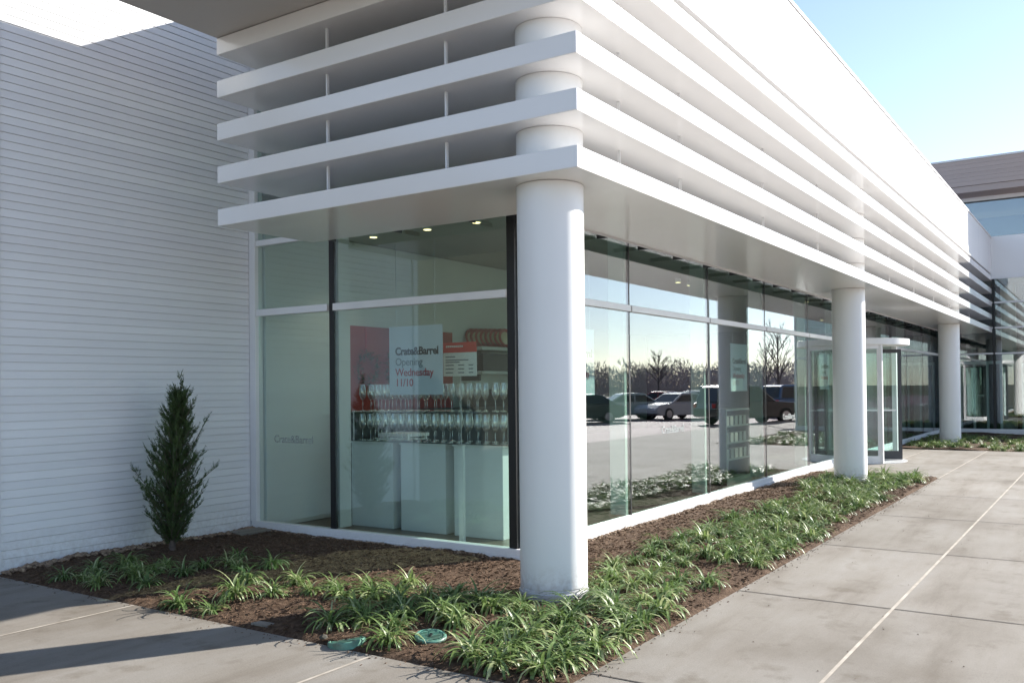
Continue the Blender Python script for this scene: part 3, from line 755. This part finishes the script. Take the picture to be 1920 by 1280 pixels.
def clump(x, y, s, lab, grp, z=None):
    o = bpy.data.objects.new('lily_turf_clump', CM[rng.randrange(7)]); col.objects.link(o)
    o.location = (x, y, soil_z(x, y) if z is None else z); o.rotation_euler = (rng.uniform(-.06, .06), rng.uniform(-.06, .06), rng.uniform(0, 6.28))
    s *= .97; o.scale = (s, s, s*rng.uniform(.85, 1.05)); tag(o, lab, 'ground cover plant', grp); return o
A = [(-1.72, 3.99), (-1.5, 3.86), (-1.23, 3.78), (-1.06, 3.48), (-.85, 3.23), (-.64, 3.12), (-1.6, 3.62), (-1.35, 3.5), (-1.1, 3.15), (-.35, 3.35), (-.5, 2.7), (-1.68, 3.75), (-1.40, 4.02), (-1.75, 3.4), (-1.48, 3.3), (-.95, 3.62), (-1.22, 3.42), (-1.55, 3.05), (-.72, 2.9)]
B_ = [(-1.80, 2.25), (-1.78, 1.9), (-1.06, 2.36), (-1.26, 1.84), (-.87, 1.96), (-1.0, 1.34), (-.69, 1.35), (-.77, .96), (-.73, .7), (-.63, .52), (-.58, .31), (-1.05, 1.62), (-.80, 1.62), (-1.45, 2.05), (-.9, 1.1), (-.45, 1.12), (-.98, .75)]
C_ = [(-1.66, .8), (-1.38, .76), (-1.22, .5), (-.86, .35), (-.58, .15), (-1.02, .40), (-.75, .08), (-1.25, .95), (-.62, -.1), (-1.5, .62), (-1.12, .22)]
D_ = [(-1.75, .20), (-1.5, .36), (-1.22, .04), (-1.33, -.36), (-1.55, -.62), (-1.77, -.66), (-1.28, -.57), (-1.32, -.88), (-.82, -.58), (-.96, -.82), (-.5, -.82), (-.85, -1.03), (-.17, -1.0), (-1.72, -.95), (-1.01, -.27), (-1.2, -1.02), (-.72, -.32), (-.45, -.45), (-.2, -.6), (-1.70, -.46), (-1.1, -.72), (-.6, -1.0), (-1.5, -.95), (-.38, -.72), (.05, -.75), (-.05, -.45)]
for p in A: clump(*p, rng.uniform(.6, .95), 'dim lily turf clump in the shade near the siding wall', 'lily turf in the shade by the siding')
for p in B_: clump(*p, rng.uniform(.7, 1.1), 'sunlit lily turf clump in the patch before the side window', 'lily turf before the side window')
for p in C_: clump(*p, rng.uniform(.85, 1.05), 'lily turf clump in the shadow stripe of the corner column', 'lily turf in the column shadow')
for p in D_: clump(*p, rng.uniform(.75, 1.15), 'full lily turf clump at the bed corner in front of the corner column', 'lily turf at the bed corner')
placed = []
tries = 0
while len(placed) < 150 and tries < 20000:
    tries += 1
    x = .25+rng.random()**.85*10.4; y = rng.uniform(-1.02, .12 if x < 8 else .45)
    if .95 < x < 1.75 and y < -.55: continue
    if x < 1.0 and y > -.25: continue
    if abs(x-9.7) < .34 and abs(y) < .34: continue
    if x > 4 and y < -.95: continue
    if any((x-a)**2+(y-b)**2 < .047 for a, b in placed): continue
    placed.append((x, y)); clump(x, y, rng.uniform(.62, 1.08), 'lily turf clump in the long row along the pavement before the front glass', 'lily turf along the front glass')
placed2 = []
tries = 0
while len(placed2) < 75 and tries < 20000:
    tries += 1
    x = 18.5+rng.random()**1.6*5; y = rng.uniform(-3.55, .8)
    if abs(x-20.92) < .36 and abs(y) < .36: continue
    if any((x-a)**2+(y-b)**2 < .085 for a, b in placed2): continue
    placed2.append((x, y)); clump(x, y, rng.uniform(.85, 1.1), 'lily turf clump in the far bed beyond the revolving door', 'lily turf beyond the entrance')

# young cedar by the siding wall
ced = thing('young_cedar', (-.40, 4.30, -.04), 'young dark green conifer growing before the white siding wall', 'tree')
rg = random.Random(21)
def r_at(t):      # crown radius over height
    return .285*min(1, .35+.65*(t/.22))*(1-max(0, (t-.32)/.68))**.8+.012
base = Vector((-.40, 4.30, -.05)); H = 1.82
tk = MB().tube([base, base+Vector((.01, .0, .25)), base+Vector((.0, .01, .8)), base+Vector((.06, 0, 1.3)), base+Vector((.115, 0, H-.12))], [.036, .030, .022, .012, .003], 10)
fol = MB(); brs = MB()
def spray(p, d, ln, rgn):
    # a flat feathery spray of scale leaves along one twig
    d = d.normalized(); side = d.cross(Vector((rgn.uniform(-1, 1), rgn.uniform(-1, 1), rgn.uniform(-.3, .3)))).normalized()
    n = 7
    for i in range(n):
        t = i/n; q = p+d*ln*t
        for sg in (-1, 1):
            l2 = ln*.42*(1-t*.75)*rgn.uniform(.6, 1.2); dd = (d*.85+side*sg*.62+Vector((0, 0, rgn.uniform(-.15, .25)))).normalized()
            u = dd.cross(Vector((rgn.uniform(-1, 1), rgn.uniform(-1, 1), rgn.uniform(-1, 1)))).normalized()*l2*.13
            fol.face([q, q+dd*l2*.45-u, q+dd*l2, q+dd*l2*.45+u])
    u = side*ln*.035
    fol.face([p-u, p+u, p+d*ln])
nbr = 290
for k in range(nbr):
    t0 = .05+.88*(k/nbr)**1.08; az = k*2.399+rg.uniform(-.4, .4)
    rad = r_at(t0)*rg.uniform(.45, 1.05)*(1.5 if rg.random() < .06 else 1)
    tx = base+Vector((.115*max(0, t0-.3)/.7, 0, H*t0*.94))
    out = Vector((math.cos(az), math.sin(az), 0)); rise = rg.uniform(.3, 1.1)
    tip = tx+out*rad+Vector((0, 0, rad*rise+.02)); mid = tx+out*rad*.6+Vector((0, 0, rad*rise*.35))
    brs.tube([tx, mid, tip], [.006, .004, .002], 5)
    ns = 6+int(rad*26)
    for j in range(ns):
        s = (j+.6)/ns; p = (tx.lerp(mid, s/.6) if s < .6 else mid.lerp(tip, (s-.6)/.4))
        d = out*rg.uniform(.1, .7)+Vector((rg.uniform(-.55, .55), rg.uniform(-.55, .55), rg.uniform(.55, 1.1)))
        spray(p, d, rg.uniform(.06, .12), rg)
    spray(tip, out*.6+Vector((0, 0, 1)), rg.uniform(.08, .13), rg)
for k in range(14): spray(base+Vector((.115+rg.uniform(-.02, .02), rg.uniform(-.02, .02), H-.32+.022*k)), Vector((rg.uniform(-.35, .45), rg.uniform(-.3, .3), 1)), .10, rg)
tk.build('trunk', 'trunk', ced, smooth=True); brs.build('branches', 'trunk', ced); fol.build('crown', 'cedar', ced)

# irrigation valve lids
def lid(x, y, r, tx, ty, lab):
    t = thing('valve_box_lid', (x, y, -.03), lab, 'valve lid', 'green valve box lids')
    b1 = MB().lathe([(r, -.03), (r, .012), (r-.006, .018), (r-.018, .018), (r-.020, .010), (.001, .012)], (x, y, -.03), 32).build('lid', 'lid', t, smooth=True)
    mb = MB()
    for a in range(-3, 4):
        hw = math.sqrt(max(0, (r-.03)**2-(a*.022)**2))
        mb.box(x+a*.022-.004, x+a*.022+.004, y-hw, y+hw, -.0195, -.0135)
    mb.build('ribs', 'lid', t)
    MB().box(x-.02, x+.02, y-.008, y+.008, -.013, -.008).build('key_slot', 'black', t)
    t.rotation_euler = (tx, ty, .4); return t
l1 = lid(-1.845, .46, .125, R(-7), R(5), 'round green valve lid at the edge of the left pavement')
l2_ = lid(-1.53, .02, .105, R(4), R(-8), 'round green valve lid among the lily turf clumps')
l1.location.z = -.045; l2_.location.z = -.025
s1 = MB(); stone(s1, -1.90, .62, -.02, .035, rng); s1.build('red_stone', 'tan', at=(-1.9, .62, -.03)); tag(bpy.data.objects['red_stone'], 'small rough stone beside the green lid', 'stone')
s1 = MB(); s1.prism([(-1.87, 1.36), (-1.80, 1.34), (-1.79, 1.21), (-1.86, 1.20)], -.05, -.035); s1.build('pale_paver_piece', 'concrete', at=(-1.83, 1.28, -.045)); tag(bpy.data.objects['pale_paver_piece'], 'flat pale chip of stone at the edge of the left pavement', 'stone')

# ------------------------------------------------------------------ what the glass mirrors: cars, trees, poles
def car(x, y, ang, colr, kind, lab, rough=.25):
    t = thing('parked_car', (0, 0, 0), lab, 'car', 'cars mirrored in the front glass')
    mt = mat('car_paint', colr, rough); bsdf(mt).inputs['Coat Weight'].default_value = .6
    if kind == 'suv':
        W, low = 1.86, [(-2.35, .38), (-2.38, .75), (-2.32, 1.02), (1.0, 1.05), (2.0, .98), (2.34, .78), (2.36, .42), (2.0, .30), (-2.0, .30)]
        cab = [(-2.28, 1.02), (-2.05, 1.70), (-1.8, 1.78), (.10, 1.76), (.95, 1.04)]; wr, wx = .37, 1.42
    else:
        W, low = 1.76, [(-2.25, .40), (-2.27, .80), (-1.75, .93), (.95, .90), (1.95, .80), (2.25, .62), (2.25, .36), (1.9, .24), (-1.9, .24)]
        cab = [(-1.80, .91), (-1.05, 1.37), (-.7, 1.43), (.15, 1.40), (1.05, .90)]; wr, wx = .32, 1.35
    def loft(prof, w0, w1, zlo, zhi):
        mb = MB(); n = len(prof)
        for sgn in (-1, 1):
            for px, pz in prof:
                k = (pz-zlo)/(zhi-zlo); mb.v.append((px, sgn*(w0+(w1-w0)*k)/2, pz))
        mb.f += [tuple(range(n)), tuple(2*n-1-i for i in range(n))]
        mb.f += [(i, i+n, (i+1) % n+n, (i+1) % n) for i in range(n)]
        return mb
    zl = min(p[1] for p in low); zh = max(p[1] for p in low)
    lo = loft(low, W, W*.94, zl, zh); ca = loft(cab, W*.93, W*.76, cab[0][1], max(p[1] for p in cab))
    b = len(lo.v); lo.v += ca.v; lo.f += [tuple(b+i for i in f) for f in ca.f]
    lo.build('body', mt, t, bevel=.05)
    # glass band: side windows, windscreen and rear screen set just proud of the cabin
    zc0 = cab[0][1]; zc1 = max(p[1] for p in cab); mb = MB()
    def cw(z): return (W*.93+(W*.76-W*.93)*(z-zc0)/(zc1-zc0))/2+.006
    def cx(z, a, bq): return a[0]+(bq[0]-a[0])*(z-a[1])/(bq[1]-a[1])
    za, zb_ = zc0+.05, zc1-.12
    xr0, xr1 = cx(za, cab[0], cab[1])+.12, cx(min(zb_, cab[1][1]), cab[0], cab[1])+.12
    xf0, xf1 = cx(za, cab[-1], cab[-2])-.16, cx(zb_, cab[-1], cab[-2])-.12
    for sgn in (-1, 1):
        m0, m1 = xr0+(xf0-xr0)*.47, xr1+(xf1-xr1)*.47
        for q in ([(xr0, za), (m0-.04, za), (m1-.04, zb_), (xr1, zb_)], [(m0+.04, za), (xf0, za), (xf1, zb_), (m1+.04, zb_)]):
            mb.face([(px, sgn*cw(pz), pz) for px, pz in q])
    for a, bq, off in ((cab[-1], cab[-2], .008), (cab[0], cab[1], -.008)):
        z2 = min(zb_+.03, bq[1])
        mb.face([(cx(za, a, bq)+off, -cw(za)+.09, za), (cx(za, a, bq)+off, cw(za)-.09, za), (cx(z2, a, bq)+off, cw(z2)-.09, z2), (cx(z2, a, bq)+off, -cw(z2)+.09, z2)])
    mb.build('window', 'carglass', t)
    for sx in (-1, 1):
        for sy in (-1, 1):
            def wheel(prof, name, mtl, par):
                mb = MB(); n = 20; rr = []
                for r_, yy in prof:
                    bb = len(mb.v); rr.append(bb)
                    mb.v += [(sx*wx+r_*math.cos(2*math.pi*i/n), sy*(W/2-.10+yy), wr+r_*math.sin(2*math.pi*i/n)) for i in range(n)]
                for p, q in zip(rr, rr[1:]): mb.f += [(p+i, p+(i+1) % n, q+(i+1) % n, q+i) for i in range(n)]
                mb.f += [tuple(rr[0]+i for i in range(n)), tuple(rr[-1]+i for i in range(n))]
                return mb.build(name, mtl, par)
            wh = wheel([(wr, -.10), (wr, .10), (wr*.66, .115)], 'wheel', 'tyre', t)
            wheel([(wr*.64, .10), (wr*.62, .12), (wr*.2, .125)], 'rim', 'rim', wh)
    zf = low[5][1] if kind == 'suv' else low[5][1]
    for sy in (-1, 1):
        MB().box(2.18, 2.37 if kind == 'suv' else 2.27, sy*W*.34-.17, sy*W*.34+.17, zf-.10, zf+.04).build('headlight', 'headlamp', t, bevel=.02)
        MB().box(-2.41 if kind == 'suv' else -2.30, -2.2, sy*W*.40-.10, sy*W*.40+.10, .78, .98 if kind == 'suv' else .88).build('tail_light', 'taillamp', t, bevel=.02)
    t.location = (x, y, -.21); t.rotation_euler = (0, 0, ang)
    return t
car(34.2, -8.2, R(34), (.012, .012, .014), 'suv', 'black sport utility car crossing the lot, mirrored in the front glass')
car(38.9, -13.8, R(200), (.42, .44, .47), 'sedan', 'silver car just left of the black one, mirrored in the front glass')
car(37.8, -16.4, R(226), (.45, .50, .47), 'sedan', 'pale green sedan mirrored left of the silver car')
car(33.0, -16.4, R(232), (.03, .045, .04), 'sedan', 'dark green sedan mirrored beside the corner column')
car(47.5, -11.0, R(30), (.70, .71, .72), 'sedan', 'white sedan mirrored right of the black car')
car(44.0, -8.6, R(30), (.05, .12, .24), 'suv', 'blue wagon mirrored behind the black car')
car(50, -19.0, R(95), (.30, .05, .05), 'sedan', 'dark red sedan parked in the far row of the lot')
car(55.6, -19.0, R(92), (.62, .62, .60), 'sedan', 'off white sedan parked in the far row of the lot')
car(61, -19, R(88), (.08, .08, .09), 'suv', 'charcoal wagon parked in the far row of the lot')

def bare_tree(x, y, h, seed, lab, spread=.5, z0=-.25):
    rg = random.Random(seed); t = thing('bare_tree', (x, y, z0), lab, 'tree', 'bare trees mirrored in the front glass')
    tr = MB(); cr = MB()
    top = Vector((x+rg.uniform(-.03, .03)*h, y, z0+h*.95))
    b0 = Vector((x, y, z0)); tr.tube([b0, b0.lerp(top, .4), b0.lerp(top, .75), top], [h*.018, h*.012, h*.006, h*.001], 7)
    def br(p, d, ln, r, lv):
        q = p+d*ln*.55; e = q+(d+Vector((0, 0, .25))).normalized()*ln*.45
        cr.tube([p, q, e], [r, r*.7, r*.35], 4, False)
        if lv:
            for _ in range(4):
                s = rg.uniform(.35, 1); pp = p.lerp(e, s)
                dd = (d+Vector((rg.uniform(-.8, .8), rg.uniform(-.8, .8), rg.uniform(-.1, .8)))).normalized(); br(pp, dd, ln*rg.uniform(.4, .62), r*.55, lv-1)
    for k in range(16):
        s = .28+.66*k/16; az = k*2.4; d = Vector((math.cos(az)*spread*1.6, math.sin(az)*spread*1.6, 1)).normalized()
        br(b0.lerp(top, s), d, h*.36*(1.15-s*.8), h*.006, 2)
    tr.build('trunk', 'twig', t); cr.build('crown', 'twig', t)
bare_tree(52, -12.3, 5.6, 4, 'slim bare sapling mirrored right of the dark column', .4)
bare_tree(118, -50.7, 7.2, 5, 'tall round bare tree rising over the mirrored woods', .95)
bare_tree(112, -48.0, 6.4, 6, 'thin bare tree left of the tall one over the mirrored woods', .6)
bare_tree(92, -26, 6.2, 8, 'bare lot tree mirrored beside the revolving door', .6)

# woods beyond the lot: one far off mass
mb = MB(); rg = random.Random(99)
for k in range(1500):
    az = R(rg.uniform(-58, 4)); dist = rg.uniform(150, 250); x, y = dist*math.cos(az), dist*math.sin(az)
    h = rg.uniform(4.2, 6.3)*(1+.45*noise.noise(Vector((x*.03, y*.03, 0))))
    tr = Vector((-math.sin(az), math.cos(az), 0)); out = Vector((math.cos(az), math.sin(az), 0)); b0 = Vector((x, y, -.3))
    mb.face([b0-tr*.12, b0+tr*.12, b0+Vector((0, 0, h*.8))])
    for j in range(60):
        a, rr_, v = rg.uniform(0, 6.28), rg.random()**.5, rg.uniform(.0, 1)
        wd = 2.0*math.sin(min(1, .25+v)*2.6)**.6*rr_
        c = b0+tr*math.cos(a)*wd+out*math.sin(a)*wd+Vector((0, 0, h*v))
        d = Vector((rg.uniform(-.6, .6), rg.uniform(-.6, .6), rg.uniform(.2, 1))).normalized()*rg.uniform(.5, 1.1)
        u = tr*rg.uniform(.04, .11)
        mb.face([c-u, c+u, c+d])
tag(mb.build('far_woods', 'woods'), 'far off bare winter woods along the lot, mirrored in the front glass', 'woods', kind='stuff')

# light pole in the lot
t = thing('lamp_post', (41.5, -12.9, -.21), 'slim grey lot lamp post mirrored near the black car', 'lamp post')
MB().lathe([(.28, 0), (.28, .7)], (41.5, -12.9, -.21), 20).build('footing', 'concrete', t)
MB().lathe([(.085, .7), (.05, 8.2)], (41.5, -12.9, -.21), 12).build('pole', 'rim', t)
MB().box(40.7, 42.3, -13.1, -12.7, 7.98, 8.12).build('lamp_head', 'coping', t)
